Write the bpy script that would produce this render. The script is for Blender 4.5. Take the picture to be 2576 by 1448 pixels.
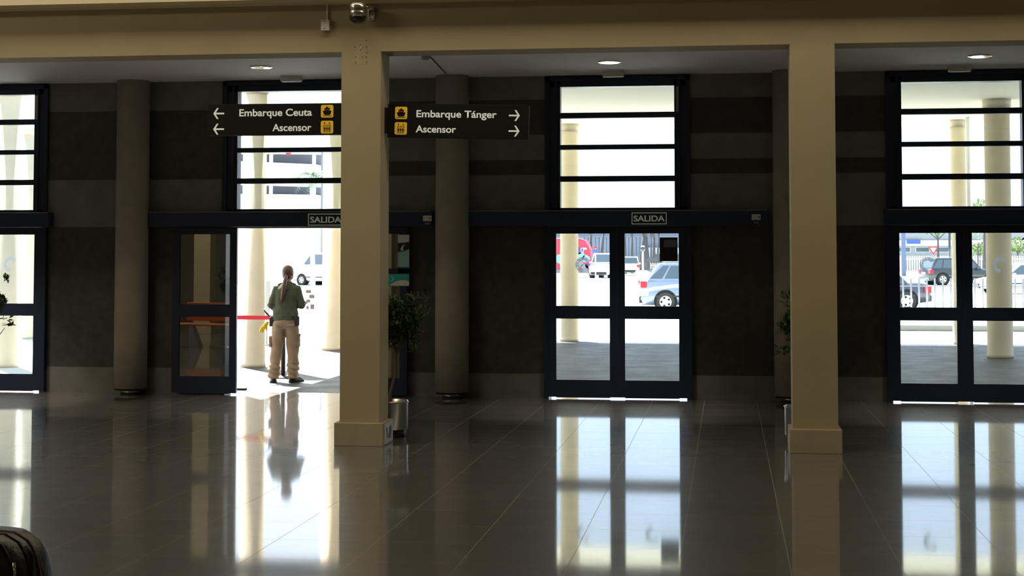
import bpy, bmesh, math, random
import numpy as np
from mathutils import Vector, Matrix
random.seed(7)
S = bpy.context.scene
for o in list(bpy.data.objects): bpy.data.objects.remove(o)
C = S.collection
# ------------------------------------------------------------------ camera
F, CX, CY, H = 4000.0, 1288.0, 441.0, 1.8
PITCH = 0.05; PSI = math.atan(541/F*math.cos(PITCH))
cam_d = bpy.data.cameras.new('camera'); cam = bpy.data.objects.new('camera', cam_d); C.objects.link(cam)
cam_d.sensor_width = 36.0; cam_d.lens = F/2576*36.0
cam_d.shift_x = 0.0; cam_d.shift_y = -(724-CY)/2576
cam_d.clip_start = 0.1; cam_d.clip_end = 800
cam.location = (0, 0, H); cam.rotation_euler = (math.pi/2+PITCH, 0, PSI)
S.camera = cam
S.view_settings.view_transform = 'Standard'; S.view_settings.look = 'None'
S.view_settings.gamma = 1.0; S.view_settings.use_curve_mapping = False
S.view_settings.exposure = 0.0
# ------------------------------------------------------------------ daylight
W = bpy.data.worlds.new('sky'); S.world = W; W.use_nodes = True
bg = W.node_tree.nodes['Background']
bg.inputs[0].default_value = (0.74, 0.86, 1.0, 1); bg.inputs[1].default_value = 2.7
sun_d = bpy.data.lights.new('sun', 'SUN'); sun = bpy.data.objects.new('sun', sun_d); C.objects.link(sun)
sun_d.energy = 36.0; sun_d.angle = 0.01; sun_d.color = (1.0, 0.96, 0.88)
sun.rotation_euler = Vector((0.304, -0.434, -0.848)).to_track_quat('-Z', 'Y').to_euler()
# ------------------------------------------------------------------ hall lamps (ceiling panels of the hall, in front of the columns; the left one is added)
def area(name, loc, sx, sy, e, col, rot=(0, 0, 0)):
    d = bpy.data.lights.new(name, 'AREA'); d.shape = 'RECTANGLE'; d.size = sx; d.size_y = sy; d.energy = e; d.color = col
    o = bpy.data.objects.new(name, d); C.objects.link(o); o.location = loc; o.rotation_euler = rot; return o
area('hall_light', (-3, 12.9, 6.9), 16, 1.4, 265, (1.0, 0.86, 0.60))
area('hall_light', (-2, -1.0, 6.9), 16, 3.0, 30, (1.0, 0.88, 0.68))
area('hall_light', (-13, 7.5, 6.9), 6, 1.5, 400, (1.0, 0.87, 0.62))  # extra lamp added to brighten the mirrored columns and the left floor
# ------------------------------------------------------------------ helpers: a pixel of the 2576x1448 frame to a point at a real depth
_fw = Vector((-math.sin(PSI)*math.cos(PITCH), math.cos(PSI)*math.cos(PITCH), math.sin(PITCH)))
_rt = Vector((math.cos(PSI), math.sin(PSI), 0)); _up = _rt.cross(_fw)
def ray(x, y): return _fw + _rt*((x-CX)/F) - _up*((y-CY)/F)
def gp(x, y, z=0.0):
    d = ray(x, y); return Vector((0, 0, H)) + d*((z-H)/d.z)
def yp(x, y, Y):
    d = ray(x, y); return Vector((0, 0, H)) + d*(Y/d.y)

def mat(name, col, rough=0.6, metal=0.0, noise=0.0, nscale=8.0, spec=0.5, bump=0.0, emit=None, es=0.0, coat=0.0, streak=(1, 1, 1)):
    m = bpy.data.materials.new(name); m.use_nodes = True; nt = m.node_tree; b = nt.nodes['Principled BSDF']
    b.inputs['Base Color'].default_value = (*col, 1); b.inputs['Roughness'].default_value = rough
    b.inputs['Metallic'].default_value = metal; b.inputs['Specular IOR Level'].default_value = spec
    b.inputs['Coat Weight'].default_value = coat
    if emit: b.inputs['Emission Color'].default_value = (*emit, 1); b.inputs['Emission Strength'].default_value = es
    if noise or bump:
        tc = nt.nodes.new('ShaderNodeTexCoord'); mp = nt.nodes.new('ShaderNodeMapping'); mp.inputs['Scale'].default_value = streak
        n = nt.nodes.new('ShaderNodeTexNoise'); n.inputs['Scale'].default_value = nscale; n.inputs['Detail'].default_value = 6
        nt.links.new(tc.outputs['Object'], mp.inputs[0]); nt.links.new(mp.outputs[0], n.inputs['Vector'])
        if noise:
            r = nt.nodes.new('ShaderNodeValToRGB')
            r.color_ramp.elements[0].position = .3; r.color_ramp.elements[1].position = .7
            r.color_ramp.elements[0].color = (*[max(0, c*(1-noise)) for c in col], 1)
            r.color_ramp.elements[1].color = (*[min(1, c*(1+noise)) for c in col], 1)
            nt.links.new(n.outputs['Fac'], r.inputs[0]); nt.links.new(r.outputs[0], b.inputs['Base Color'])
        if bump:
            bp = nt.nodes.new('ShaderNodeBump'); bp.inputs['Strength'].default_value = bump; bp.inputs['Distance'].default_value = .01
            nt.links.new(n.outputs['Fac'], bp.inputs['Height']); nt.links.new(bp.outputs[0], b.inputs['Normal'])
    return m
def glass_mat(name, tint, ior=1.5, rough=0.0, base=0.0):
    m = bpy.data.materials.new(name); m.use_nodes = True; nt = m.node_tree; nt.nodes.clear()
    out = nt.nodes.new('ShaderNodeOutputMaterial'); mix = nt.nodes.new('ShaderNodeMixShader')
    t = nt.nodes.new('ShaderNodeBsdfTransparent'); t.inputs[0].default_value = (*tint, 1)
    g = nt.nodes.new('ShaderNodeBsdfGlossy'); g.inputs['Roughness'].default_value = rough
    fr = nt.nodes.new('ShaderNodeFresnel'); fr.inputs[0].default_value = ior
    ma = nt.nodes.new('ShaderNodeMath'); ma.operation = 'ADD'; ma.inputs[1].default_value = base
    nt.links.new(fr.outputs[0], ma.inputs[0]); nt.links.new(ma.outputs[0], mix.inputs[0])
    nt.links.new(t.outputs[0], mix.inputs[1]); nt.links.new(g.outputs[0], mix.inputs[2]); nt.links.new(mix.outputs[0], out.inputs[0])
    return m

M = {}
M['plaster'] = mat('olive_plaster', (.47, .395, .255), .8, noise=.06, nscale=1.6, bump=.15)
M['plinth'] = mat('plinth_stone', (.45, .38, .26), .55, noise=.08, nscale=5)
M['cornice'] = mat('cornice_paint', (.86, .76, .55), .6)
M['ceil'] = mat('ceiling_paint', (.88, .86, .85), .85)
M['hallpaint'] = mat('hall_paint', (.55, .50, .40), .85)
M['stone_d'] = mat('dark_stone', (.052, .054, .046), .45, noise=.3, nscale=9, bump=.08)
M['stone_l'] = mat('grey_stone', (.18, .18, .165), .5, noise=.15, nscale=5, bump=.08)
M['concrete'] = mat('column_concrete', (.36, .325, .265), .75, noise=.14, nscale=3, bump=.2)
M['cream'] = mat('cream_concrete', (.66, .58, .43), .8, noise=.08, nscale=2, bump=.2)
M['soffit'] = mat('pale_soffit_paint', (.88, .84, .66), .8)
M['navy'] = mat('navy_frame_paint', (.018, .028, .062), .35, spec=.4)
M['navy2'] = mat('navy_header_paint', (.032, .045, .09), .45, spec=.3)
M['steel'] = mat('brushed_steel', (.62, .61, .6), .22, metal=1, noise=.05, nscale=30, streak=(1, 1, .05))
M['chrome'] = mat('chrome', (.85, .85, .85), .08, metal=1)
M['white'] = mat('white_plastic', (.72, .72, .68), .45)
M['grey'] = mat('grey_plastic', (.32, .32, .31), .5)
M['black'] = mat('black_plastic', (.012, .012, .012), .35)
M['rubber'] = mat('rubber', (.02, .02, .02), .8)
M['dark'] = mat('dark_void', (.006, .006, .006), .9)
M['sign'] = mat('sign_board', (.010, .010, .009), .65, spec=.2)
M['letters'] = mat('sign_letters', (.78, .80, .75), .6, emit=(.8, .82, .75), es=.28)
M['yellow'] = mat('pictogram_yellow', (.85, .50, .03), .6, emit=(.9, .5, .03), es=.22)
M['exit_g'] = mat('exit_green', (.02, .035, .025), .5)
M['exit_w'] = mat('exit_letters', (.62, .66, .60), .6, emit=(.6, .66, .6), es=.12)
M['lamp'] = mat('lamp_disc', (1, .9, .75), .5, emit=(1, .9, .72), es=9)
M['glass'] = glass_mat('clear_glass', (.80, .85, .88))
M['glassd'] = glass_mat('leaf_glass', (.80, .86, .86), 1.5, base=.24)
M['dome'] = mat('dome_glass', (.01, .01, .01), .08, spec=.8)
def film_mat():
    m = bpy.data.materials.new('frosted_film'); m.use_nodes = True; nt = m.node_tree; nt.nodes.clear()
    out = nt.nodes.new('ShaderNodeOutputMaterial'); mix = nt.nodes.new('ShaderNodeMixShader'); mix.inputs[0].default_value = .6
    t = nt.nodes.new('ShaderNodeBsdfTransparent'); t.inputs[0].default_value = (.95, .97, 1, 1)
    g = nt.nodes.new('ShaderNodeBsdfTranslucent'); g.inputs[0].default_value = (.7, .74, .8, 1)
    nt.links.new(t.outputs[0], mix.inputs[1]); nt.links.new(g.outputs[0], mix.inputs[2]); nt.links.new(mix.outputs[0], out.inputs[0]); return m
M['frost'] = film_mat()
M['diffuser'] = mat('lamp_diffuser', (.7, .7, .68), .5)
M['leaf'] = mat('ficus_leaf', (.045, .085, .02), .4, noise=.4, nscale=20)
M['bark'] = mat('ficus_bark', (.14, .09, .05), .8, noise=.2)
M['soil'] = mat('potting_soil', (.03, .02, .012), .95)
M['pave'] = mat('granite_paving', (.17, .175, .2), .45, noise=.12, nscale=3)
M['asphalt'] = mat('pale_asphalt', (.58, .56, .51), .9, noise=.05, nscale=1)
M['kerb'] = mat('kerb_stone', (.22, .22, .21), .9)
M['tyre'] = mat('tyre', (.03, .03, .03), .8)
M['alloy'] = mat('alloy', (.55, .56, .58), .35, metal=.7)
M['cglass'] = mat('car_glass', (.07, .10, .13), .08, spec=.8)
M['red'] = mat('tail_light', (.65, .02, .03), .25)
M['silver'] = mat('silver_paint', (.24, .30, .39), .3, metal=.3, coat=.5)
M['silverb'] = mat('silver_blue_paint', (.25, .31, .44), .3, metal=.2, coat=.5)
M['cwhite'] = mat('white_car_paint', (.75, .78, .8), .3, coat=.5)
M['cdark'] = mat('dark_green_car_paint', (.035, .045, .05), .25, coat=.6)
M['cdark2'] = mat('anthracite_car_paint', (.05, .055, .085), .25, coat=.6)
M['plate'] = mat('number_plate', (.8, .8, .78), .6)
M['busred'] = mat('bus_red', (.50, .03, .07), .4)
M['busblue'] = mat('bus_blue', (.05, .07, .28), .4)
M['buscyan'] = mat('bus_cyan', (.22, .48, .56), .4)
M['shed'] = mat('blue_grey_cladding', (.15, .19, .26), .7, noise=.1, nscale=2, streak=(2, 1, .02))
M['shedl'] = mat('pale_cladding', (.30, .35, .42), .7)
M['garage'] = mat('garage_shade_panel', (.16, .17, .21), .8)
M['bwhite'] = mat('building_white', (.78, .78, .76), .8)
M['bgrey'] = mat('building_grey', (.26, .28, .30), .8)
M['blue'] = mat('sign_blue', (.04, .10, .42), .5)
M['slate'] = mat('slate_blue_paint', (.10, .14, .24), .6)
M['pwhite'] = mat('image_cream', (.8, .8, .68), .6)
M['signred'] = mat('sign_red', (.60, .02, .03), .5)
M['signwhite'] = mat('sign_white', (.8, .8, .8), .5)
M['tree'] = mat('tree_leaf', (.16, .24, .06), .7, noise=.3, nscale=2)
M['palm'] = mat('palm_leaf', (.10, .22, .10), .6, noise=.3, nscale=2)
M['trunk'] = mat('tree_trunk', (.07, .065, .07), .9, noise=.2)
M['post'] = mat('galvanised_post', (.28, .29, .31), .4, metal=.4)
M['skin'] = mat('skin', (.52, .30, .21), .55)
M['hair'] = mat('brown_hair', (.13, .06, .035), .5, noise=.35, nscale=60, streak=(1, 1, .1))
M['knit'] = mat('olive_knit', (.10, .11, .065), .95, noise=.15, nscale=60, bump=.4)
M['khaki'] = mat('khaki_cotton', (.42, .29, .18), .9, noise=.08, nscale=12, bump=.3)
M['leather'] = mat('black_leather', (.02, .018, .018), .35)
M['pouch'] = mat('dark_pouch', (.05, .03, .04), .6)
M['glove'] = mat('yellow_glove', (.9, .62, .02), .7)
M['belt_r'] = mat('red_belt', (.75, .03, .06), .6)
M['case'] = mat('black_case_fabric', (.022, .024, .026), .38, bump=.3, nscale=40)
M['pink'] = mat('case_piping', (.10, .035, .04), .5)
M['orange'] = mat('orange_seat', (.75, .22, .06), .4)
M['teal'] = mat('image_teal', (.03, .50, .44), .6)
M['imgw'] = mat('image_white', (.8, .86, .8), .6)
M['imgb'] = mat('image_pale_blue', (.42, .72, .74), .6)
M['imgk'] = mat('image_dark', (.03, .03, .035), .6)
M['paper'] = mat('paper_sheet', (.62, .66, .74), .7)
M['ink'] = mat('paper_ink', (.16, .18, .22), .7)
M['patch'] = mat('patched_plaster', (.50, .42, .275), .8, noise=.05, nscale=10)
M['chip'] = mat('chipped_plaster', (.8, .72, .55), .9)

def floor_mat():
    m = bpy.data.materials.new('polished_granite'); m.use_nodes = True; nt = m.node_tree; b = nt.nodes['Principled BSDF']
    tc = nt.nodes.new('ShaderNodeTexCoord'); mp = nt.nodes.new('ShaderNodeMapping')
    T = .637
    mp.inputs['Location'].default_value = (.288 + T*40, -9.27 + T*40, 0)
    br = nt.nodes.new('ShaderNodeTexBrick'); br.offset = 0; br.inputs['Scale'].default_value = 1
    br.inputs['Brick Width'].default_value = T; br.inputs['Row Height'].default_value = T
    br.inputs['Mortar Size'].default_value = .0024; br.inputs['Mortar Smooth'].default_value = .1
    br.inputs['Color1'].default_value = (.165, .162, .156, 1); br.inputs['Color2'].default_value = (.148, .145, .14, 1)
    br.inputs['Mortar'].default_value = (.34, .335, .31, 1); br.inputs['Bias'].default_value = 0
    n = nt.nodes.new('ShaderNodeTexNoise'); n.inputs['Scale'].default_value = 3; n.inputs['Detail'].default_value = 8; n.inputs['Roughness'].default_value = .7
    n2 = nt.nodes.new('ShaderNodeTexNoise'); n2.inputs['Scale'].default_value = 140; n2.inputs['Detail'].default_value = 3
    mx = nt.nodes.new('ShaderNodeMix'); mx.data_type = 'RGBA'; mx.blend_type = 'MULTIPLY'; mx.inputs[0].default_value = .45
    nt.links.new(tc.outputs['Object'], mp.inputs[0]); nt.links.new(mp.outputs[0], br.inputs['Vector'])
    nt.links.new(tc.outputs['Object'], n.inputs['Vector']); nt.links.new(tc.outputs['Object'], n2.inputs['Vector'])
    nt.links.new(br.outputs['Color'], mx.inputs[6]); nt.links.new(n2.outputs['Fac'], mx.inputs[7])
    nt.links.new(mx.outputs[2], b.inputs['Base Color'])
    mr = nt.nodes.new('ShaderNodeMapRange'); mr.inputs[1].default_value = .35; mr.inputs[2].default_value = .7
    mr.inputs[3].default_value = .36; mr.inputs[4].default_value = .46
    nt.links.new(n.outputs['Fac'], mr.inputs[0])
    ad = nt.nodes.new('ShaderNodeMath'); ad.operation = 'MULTIPLY_ADD'; ad.inputs[1].default_value = .5
    nt.links.new(br.outputs['Fac'], ad.inputs[0]); nt.links.new(mr.outputs[0], ad.inputs[2]); nt.links.new(ad.outputs[0], b.inputs['Roughness'])
    b.inputs['Specular IOR Level'].default_value = 1.0; b.inputs['Coat Weight'].default_value = 1; b.inputs['Coat Roughness'].default_value = .055
    cw = nt.nodes.new('ShaderNodeMath'); cw.operation = 'MULTIPLY_ADD'; cw.inputs[1].default_value = -.7; cw.inputs[2].default_value = 1.0
    nt.links.new(br.outputs['Fac'], cw.inputs[0]); nt.links.new(cw.outputs[0], b.inputs['Coat Weight'])
    return m
M['floor'] = floor_mat()
def pave_mat():
    m = bpy.data.materials.new('portico_paving'); m.use_nodes = True; nt = m.node_tree; b = nt.nodes['Principled BSDF']
    tc = nt.nodes.new('ShaderNodeTexCoord')
    br = nt.nodes.new('ShaderNodeTexBrick'); br.offset = .5; br.inputs['Scale'].default_value = 1
    br.inputs['Brick Width'].default_value = .6; br.inputs['Row Height'].default_value = .3
    br.inputs['Mortar Size'].default_value = .006
    br.inputs['Color1'].default_value = (.042, .043, .050, 1); br.inputs['Color2'].default_value = (.06, .061, .070, 1)
    br.inputs['Mortar'].default_value = (.09, .09, .1, 1)
    n = nt.nodes.new('ShaderNodeTexNoise'); n.inputs['Scale'].default_value = 2
    nt.links.new(tc.outputs['Object'], br.inputs['Vector']); nt.links.new(tc.outputs['Object'], n.inputs['Vector'])
    nt.links.new(br.outputs['Color'], b.inputs['Base Color'])
    mr = nt.nodes.new('ShaderNodeMapRange'); mr.inputs[3].default_value = .35; mr.inputs[4].default_value = .7; b.inputs['Specular IOR Level'].default_value = .3
    nt.links.new(n.outputs['Fac'], mr.inputs[0]); nt.links.new(mr.outputs[0], b.inputs['Roughness'])
    return m
M['pave'] = pave_mat()

class MB:
    def __init__(s): s.bm = bmesh.new(); s.mats = []
    def mi(s, m):
        if m not in s.mats: s.mats.append(m)
        return s.mats.index(m)
    def box(s, x0, x1, y0, y1, z0, z1, m=None, R=None, bev=0):
        r = bmesh.ops.create_cube(s.bm, size=1)
        vs = r['verts']; c = Vector(((x0+x1)/2, (y0+y1)/2, (z0+z1)/2))
        for v in vs:
            v.co = Vector((v.co.x*(x1-x0), v.co.y*(y1-y0), v.co.z*(z1-z0))) + c
        fs = {f for v in vs for f in v.link_faces}
        if bev:
            es = {e for f in fs for e in f.edges}
            rr = bmesh.ops.bevel(s.bm, geom=list(es), offset=bev, segments=3, profile=.5, affect='EDGES')
            vs = list({v for f in rr['faces'] for v in f.verts} | {v for v in vs if v.is_valid}); fs = {f for v in vs for f in v.link_faces}
        if R is not None:
            for v in vs: v.co = R @ v.co
        for f in fs: f.material_index = s.mi(m)
        return s
    def tube(s, pts, rad, m=None, seg=12, cap=True, sq=1.0):
        pts = [Vector(p) for p in pts]; rad = rad if hasattr(rad, '__len__') else [rad]*len(pts)
        rings = []; ref = None
        for i, p in enumerate(pts):
            t = (pts[min(i+1, len(pts)-1)] - pts[max(i-1, 0)]).normalized()
            if ref is None: ref = Vector((0, 1, 0)) if abs(t.y) < .8 else Vector((1, 0, 0))
            a = t.cross(ref).normalized(); b = a.cross(t).normalized(); ref = b
            rings.append([s.bm.verts.new(p + (a*math.cos(2*math.pi*k/seg) + b*math.sin(2*math.pi*k/seg)*sq)*rad[i]) for k in range(seg)])
        s._skin(rings, m, cap); return s
    def _skin(s, rings, m, cap=True):
        n = len(rings[0]); mi = s.mi(m)
        for a, b in zip(rings, rings[1:]):
            for k in range(n):
                f = s.bm.faces.new((a[k], a[(k+1) % n], b[(k+1) % n], b[k])); f.material_index = mi; f.smooth = True
        if cap:
            for r in (rings[0][::-1], rings[-1]):
                f = s.bm.faces.new(r); f.material_index = mi
    def loft(s, secs, m=None, seg=20, power=2.0):
        """secs: (cx, cy, cz, rx, ry) horizontal superellipse rings"""
        rings = []
        for cx, cy, cz, rx, ry in secs:
            r = []
            for k in range(seg):
                a = 2*math.pi*k/seg; ca, sa = math.cos(a), math.sin(a)
                r.append(s.bm.verts.new((cx + rx*math.copysign(abs(ca)**(2/power), ca), cy + ry*math.copysign(abs(sa)**(2/power), sa), cz)))
            rings.append(r)
        s._skin(rings, m); return s
    def lathe(s, prof, c=(0, 0, 0), m=None, seg=40):
        rings = [[s.bm.verts.new((c[0]+r*math.cos(2*math.pi*k/seg), c[1]+r*math.sin(2*math.pi*k/seg), c[2]+z)) for k in range(seg)] for r, z in prof]
        s._skin(rings, m); return s
    def prism(s, poly, y0, y1, m=None, axis='y'):
        """poly in (x,z), extruded along y (or the given axis)"""
        def P(a, b, d): return {'y': (a, d, b), 'x': (d, a, b), 'z': (a, b, d)}[axis]
        A = [s.bm.verts.new(P(a, b, y0)) for a, b in poly]; B = [s.bm.verts.new(P(a, b, y1)) for a, b in poly]
        mi = s.mi(m); n = len(poly)
        for f in [s.bm.faces.new(A), s.bm.faces.new(B[::-1])] + [s.bm.faces.new((A[k], B[k], B[(k+1) % n], A[(k+1) % n])) for k in range(n)]:
            f.material_index = mi
        return s
    def ell(s, c, r, m=None, u=20, v=14, R=None):
        q = bmesh.ops.create_uvsphere(s.bm, u_segments=u, v_segments=v, radius=1)
        for w in q['verts']:
            w.co = Vector((w.co.x*r[0], w.co.y*r[1], w.co.z*r[2]))
            if R is not None: w.co = R @ w.co
            w.co += Vector(c)
        for f in {f for w in q['verts'] for f in w.link_faces}: f.material_index = s.mi(m); f.smooth = True
        return s
    def quad(s, pts, m=None):
        f = s.bm.faces.new([s.bm.verts.new(p) for p in pts]); f.material_index = s.mi(m); return s
    def build(s, name, parent=None, off=(0, 0, 0), norm=True):
        if norm: bmesh.ops.recalc_face_normals(s.bm, faces=s.bm.faces)
        me = bpy.data.meshes.new(name); s.bm.to_mesh(me); s.bm.free()
        for m in s.mats: me.materials.append(m if not isinstance(m, str) else M[m])
        o = bpy.data.objects.new(name, me); C.objects.link(o)
        if parent: o.parent = parent
        o.location = off
        return o
def tag(o, label, cat, group=None, kind=None):
    o['label'] = label; o['category'] = cat
    if group: o['group'] = group
    if kind: o['kind'] = kind
    return o
def struct(o): o['kind'] = 'structure'; return o
def empty(name, loc=(0, 0, 0), rz=0.0):
    o = bpy.data.objects.new(name, None); C.objects.link(o); o.location = loc; o.rotation_euler = (0, 0, rz); o.empty_display_size = .1; return o
def copy_tree(o, loc=None, parent=None):
    c = o.copy(); C.objects.link(c)
    if parent: c.parent = parent
    for ch in [q for q in bpy.data.objects if q.parent == o]: copy_tree(ch, None, c)
    if loc is not None: c.location = loc
    return c
def fin(o, depsmods):
    """apply the modifiers of o and return it as a plain mesh"""
    for t, kw in depsmods:
        md = o.modifiers.new(t, t)
        for k, v in kw.items(): setattr(md, k, v)
    dg = bpy.context.evaluated_depsgraph_get(); dg.update()
    me = bpy.data.meshes.new_from_object(o.evaluated_get(dg)); o.modifiers.clear(); o.data = me
    return o
def text(s, size, m, name, parent, loc, bold=.012, align='LEFT', ext=.0015, sx=1.0, rot=(math.pi/2, 0, 0)):
    cu = bpy.data.curves.new('t', 'FONT'); cu.body = s; cu.size = size; cu.offset = bold*size; cu.extrude = ext; cu.align_x = align
    t = bpy.data.objects.new('t', cu); C.objects.link(t)
    dg = bpy.context.evaluated_depsgraph_get(); dg.update()
    me = bpy.data.meshes.new_from_object(t.evaluated_get(dg)); bpy.data.objects.remove(t)
    for v in me.vertices: v.co.x *= sx
    me.materials.clear(); me.materials.append(M[m])
    o = bpy.data.objects.new(name, me); C.objects.link(o); o.parent = parent; o.location = loc; o.rotation_euler = rot
    return o

def fittext(s, m, name, parent, xl, xr, zb, cap, y, bold=.014):
    o = text(s, 1.0, m, name, parent, (0, y, 0), bold, rot=(0, 0, 0), ext=.0)
    e = text('E', 1.0, m, 'e', parent, (0, 0, 0), bold, rot=(0, 0, 0), ext=0)
    ch = max(v.co.y for v in e.data.vertices); bpy.data.objects.remove(e)
    x0 = min(v.co.x for v in o.data.vertices); x1 = max(v.co.x for v in o.data.vertices)
    bm = bmesh.new(); bm.from_mesh(o.data)
    for v in bm.verts: v.co = Vector((xl+(v.co.x-x0)/(x1-x0)*(xr-xl), 0, zb+v.co.y/ch*cap))
    bm.to_mesh(o.data); bm.free()
    return o

# ================================================================== THE ROOM
YW = 20.09; ZC = 4.08; PIT = 4.24
BAYS = [-9.85, -5.61, -1.37, 2.87]
COLX = [-7.70, -3.46, 0.78]
XL, XR, YB, ZH = -20.0, 12.0, -9.0, 7.2
struct(MB().box(XL, XR, YB, YW+.3, -.2, 0, 'floor').build('floor'))
# rear wall with the doors: stone bands of two greys
b = MB(); hw = .918
bandsA = [(0, .33, 'stone_l'), (.33, 2.17, 'stone_d'), (2.17, 2.79, 'stone_l'), (2.79, 3.70, 'stone_d'), (3.70, ZC, 'stone_l')]
bandsB = [(0, .30, 'stone_l'), (.30, 2.17, 'stone_d'), (2.17, 2.82, 'stone_l'), (2.82, 3.01, 'stone_d'), (3.01, 3.33, 'stone_l'), (3.33, 3.78, 'stone_d'), (3.78, ZC, 'stone_l')]
edges = [XL] + [q for c in BAYS for q in (c-hw, c+hw)] + [7.11-hw, 7.11+hw, XR]
for i in range(0, len(edges), 2):
    x0, x1 = edges[i], edges[i+1]
    if x1 > -4.8:
        for z0, z1, m in bandsB: b.box(x0, x1, YW, YW+.3, z0, z1, m)
    else:
        for z0, z1, m in bandsA: b.box(x0, x1, YW, YW+.3, z0, z1, m)
# vertical joints between the slabs of the pale courses, as shallow slots
struct(b.build('wall_front'))
b = MB()
for c in BAYS: b.box(c-hw, c+hw, YW+.02, YW+.28, 4.05, ZC, 'navy')
struct(b.build('trim_2'))
struct(MB().box(XL, XR, 15.22, YW+.3, ZC, ZC+.25, 'ceil').build('ceiling'))
ZB = 3.745
b = MB().box(XL, XR, 14.83, 15.22, ZB, ZH, 'plaster'); struct(b.build('wall_upper'))
b = MB().prism([(14.83, 4.205), (14.78, 4.205), (14.78, 4.222), (14.61, 4.230), (14.61, 4.36), (14.72, 4.40), (14.83, 4.40)], XL, XR, 'cornice', 'x'); struct(b.build('trim_1'))
struct(MB().box(XL, XR, YB, 15.22, ZH, ZH+.2, 'hallpaint').build('ceiling_hall'))
struct(MB().box(XL-.3, XL, YB, YW+.3, 0, ZH, 'hallpaint').build('wall_left'))
struct(MB().box(XR, XR+.3, YB, YW+.3, 0, ZH, 'hallpaint').build('wall_right'))
struct(MB().box(XL, XR, YB-.3, YB, 0, ZH, 'hallpaint').build('wall_back'))

# square columns
def square_column(x, label, y=14.83, h=ZB):
    t = tag(empty('square_column', (x, y+.20, 0)), label, 'column', None)
    MB().box(-.192, .192, -.20, .19, .21, h, 'plaster').build('shaft', t)
    MB().box(-.235, .235, -.245, .225, 0, .215, 'plinth', bev=.004).build('plinth', t)
    return t
c1 = square_column(-3.462, 'olive square column between the two hanging black direction signs')
c2 = square_column(0.79, 'olive square column right of the closed middle doors')
# wider shaft for the second column as it stands closer to the lens axis
for ch in c2.children:
    if ch.name.startswith('shaft'): ch.scale.x = 1.06
square_column(-7.70-4.24, 'square column out of frame on the left of the row')
for x in (-11.94, -7.7): square_column(x, 'square column of the second row, behind the viewer, mirrored in the open door glass', 4.3, ZH)
# sheet of paper stuck on the plinth side of the first column
p = tag(MB().box(-.003, 0, -.19, .19, -.095, .095, 'paper').build('paper_notice', None, (-3.462+.241, 15.03, .11)), 'white paper notice stuck on the column plinth side beside the steel planter', 'notice')
MB().prism([(-.02, -.05), (.07, -.065), (.12, .0), (.1, .06), (.03, .05)], .0005, .003, 'ink', 'x').build('print', p)
MB().prism([(-.12, .05), (-.08, .055), (-.05, -.03), (-.07, -.06)], .0005, .003, 'ink', 'x').build('print', p)

# round columns at the glass wall
for i, x in enumerate(COLX):
    t = tag(empty('round_column', (x, 19.93, 0)), ['round concrete column left of the open doorway', 'round concrete column between the open and the closed middle doors', 'round concrete column mostly hidden behind the right square column'][i], 'column')
    MB().lathe([(.212, .075), (.214, 1), (.212, 2.5), (.210, ZC)], m='concrete', seg=48).build('shaft', t)
    MB().lathe([(.125, 0), (.125, .08)], m='steel', seg=40).build('base_ring', t)
    MB().lathe([(.10, .02), (.10, .05), (.20, .055), (.20, .078)], m='dark', seg=40).build('shadow_gap', t)

# ------------------------------------------------------------------ windows above the doors
def mkwin(n, c):
    t = struct(empty('window_%d' % n, (c, YW, 2.37)))
    b = MB(); z0, z1 = 0, 1.69
    for s in (-1, 1):
        xa, xb = sorted((s*hw, s*.722)); b.box(xa, xb, -.02, .14, z0, z1, 'navy')
        xa, xb = sorted((s*.918, s*.86)); b.box(xa, xb, -.05, -.02, z0, z1, 'navy')
        xa, xb = sorted((s*.79, s*.76)); b.box(xa, xb, -.04, -.02, z0, z1, 'navy')
    b.box(-hw, hw, -.02, .14, 1.565, z1, 'navy'); b.box(-hw, hw, -.05, -.02, 1.64, z1, 'navy'); b.box(-hw, hw, -.02, .14, 0, .027, 'navy')
    b.build('frame', t)
    ts = [(3.607, 3.536), (3.198, 3.137), (2.80, 2.73)]
    for a, q in ts:
        MB().box(-.722, .722, .0, .10, q-2.37, a-2.37, 'navy').build('mullion', t)
    rows = [(3.935, 3.607), (3.536, 3.198), (3.137, 2.80), (2.73, 2.397)]
    for a, q in rows: MB().box(-.722, .722, .048, .054, q-2.37, a-2.37, 'glass').build('pane', t)
    MB().box(.745, .78, -.055, -.02, 1.23, 1.55, 'grey').build('opener', t)
    return t
for i, c in enumerate(BAYS): mkwin(i+1, c)

# ------------------------------------------------------------------ sliding doors
LW = .865
def ring_logo(parent, x, z, y):
    for k, (a0, a1) in enumerate([(35, 88), (92, 148), (152, 208), (212, 268)]):
        pts = [(x+.097*math.cos(math.radians(a)), z+.097*math.sin(math.radians(a))) for a in np.linspace(a0, a1, 10)]
        pts += [(x+.052*math.cos(math.radians(a)), z+.052*math.sin(math.radians(a))) for a in np.linspace(a1, a0, 10)]
        MB().prism(pts, y-.0015, y, 'frost').build('logo_segment', parent)
def leaf(door, x0, y, logo=True, gl='glass'):
    """a leaf LW wide starting at x0 (door-local), glass in two fields"""
    b = MB(); st = .095
    b.box(x0, x0+st, y, y+.045, .02, 2.15, 'navy'); b.box(x0+LW-st, x0+LW, y, y+.045, .02, 2.15, 'navy')
    for z0, z1 in ((.012, .235), (1.0, 1.16), (2.07, 2.15)): b.box(x0+st, x0+LW-st, y, y+.045, z0, z1, 'navy')
    l = b.build('door_leaf', door)
    for z0, z1 in ((.235, 1.0), (1.16, 2.07)):
        MB().box(x0+st, x0+LW-st, y+.018, y+.026, z0, z1, gl).build('glass_panel', l)
    if logo: ring_logo(l, x0+LW/2, 1.68, y+.017)
    return l
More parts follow.
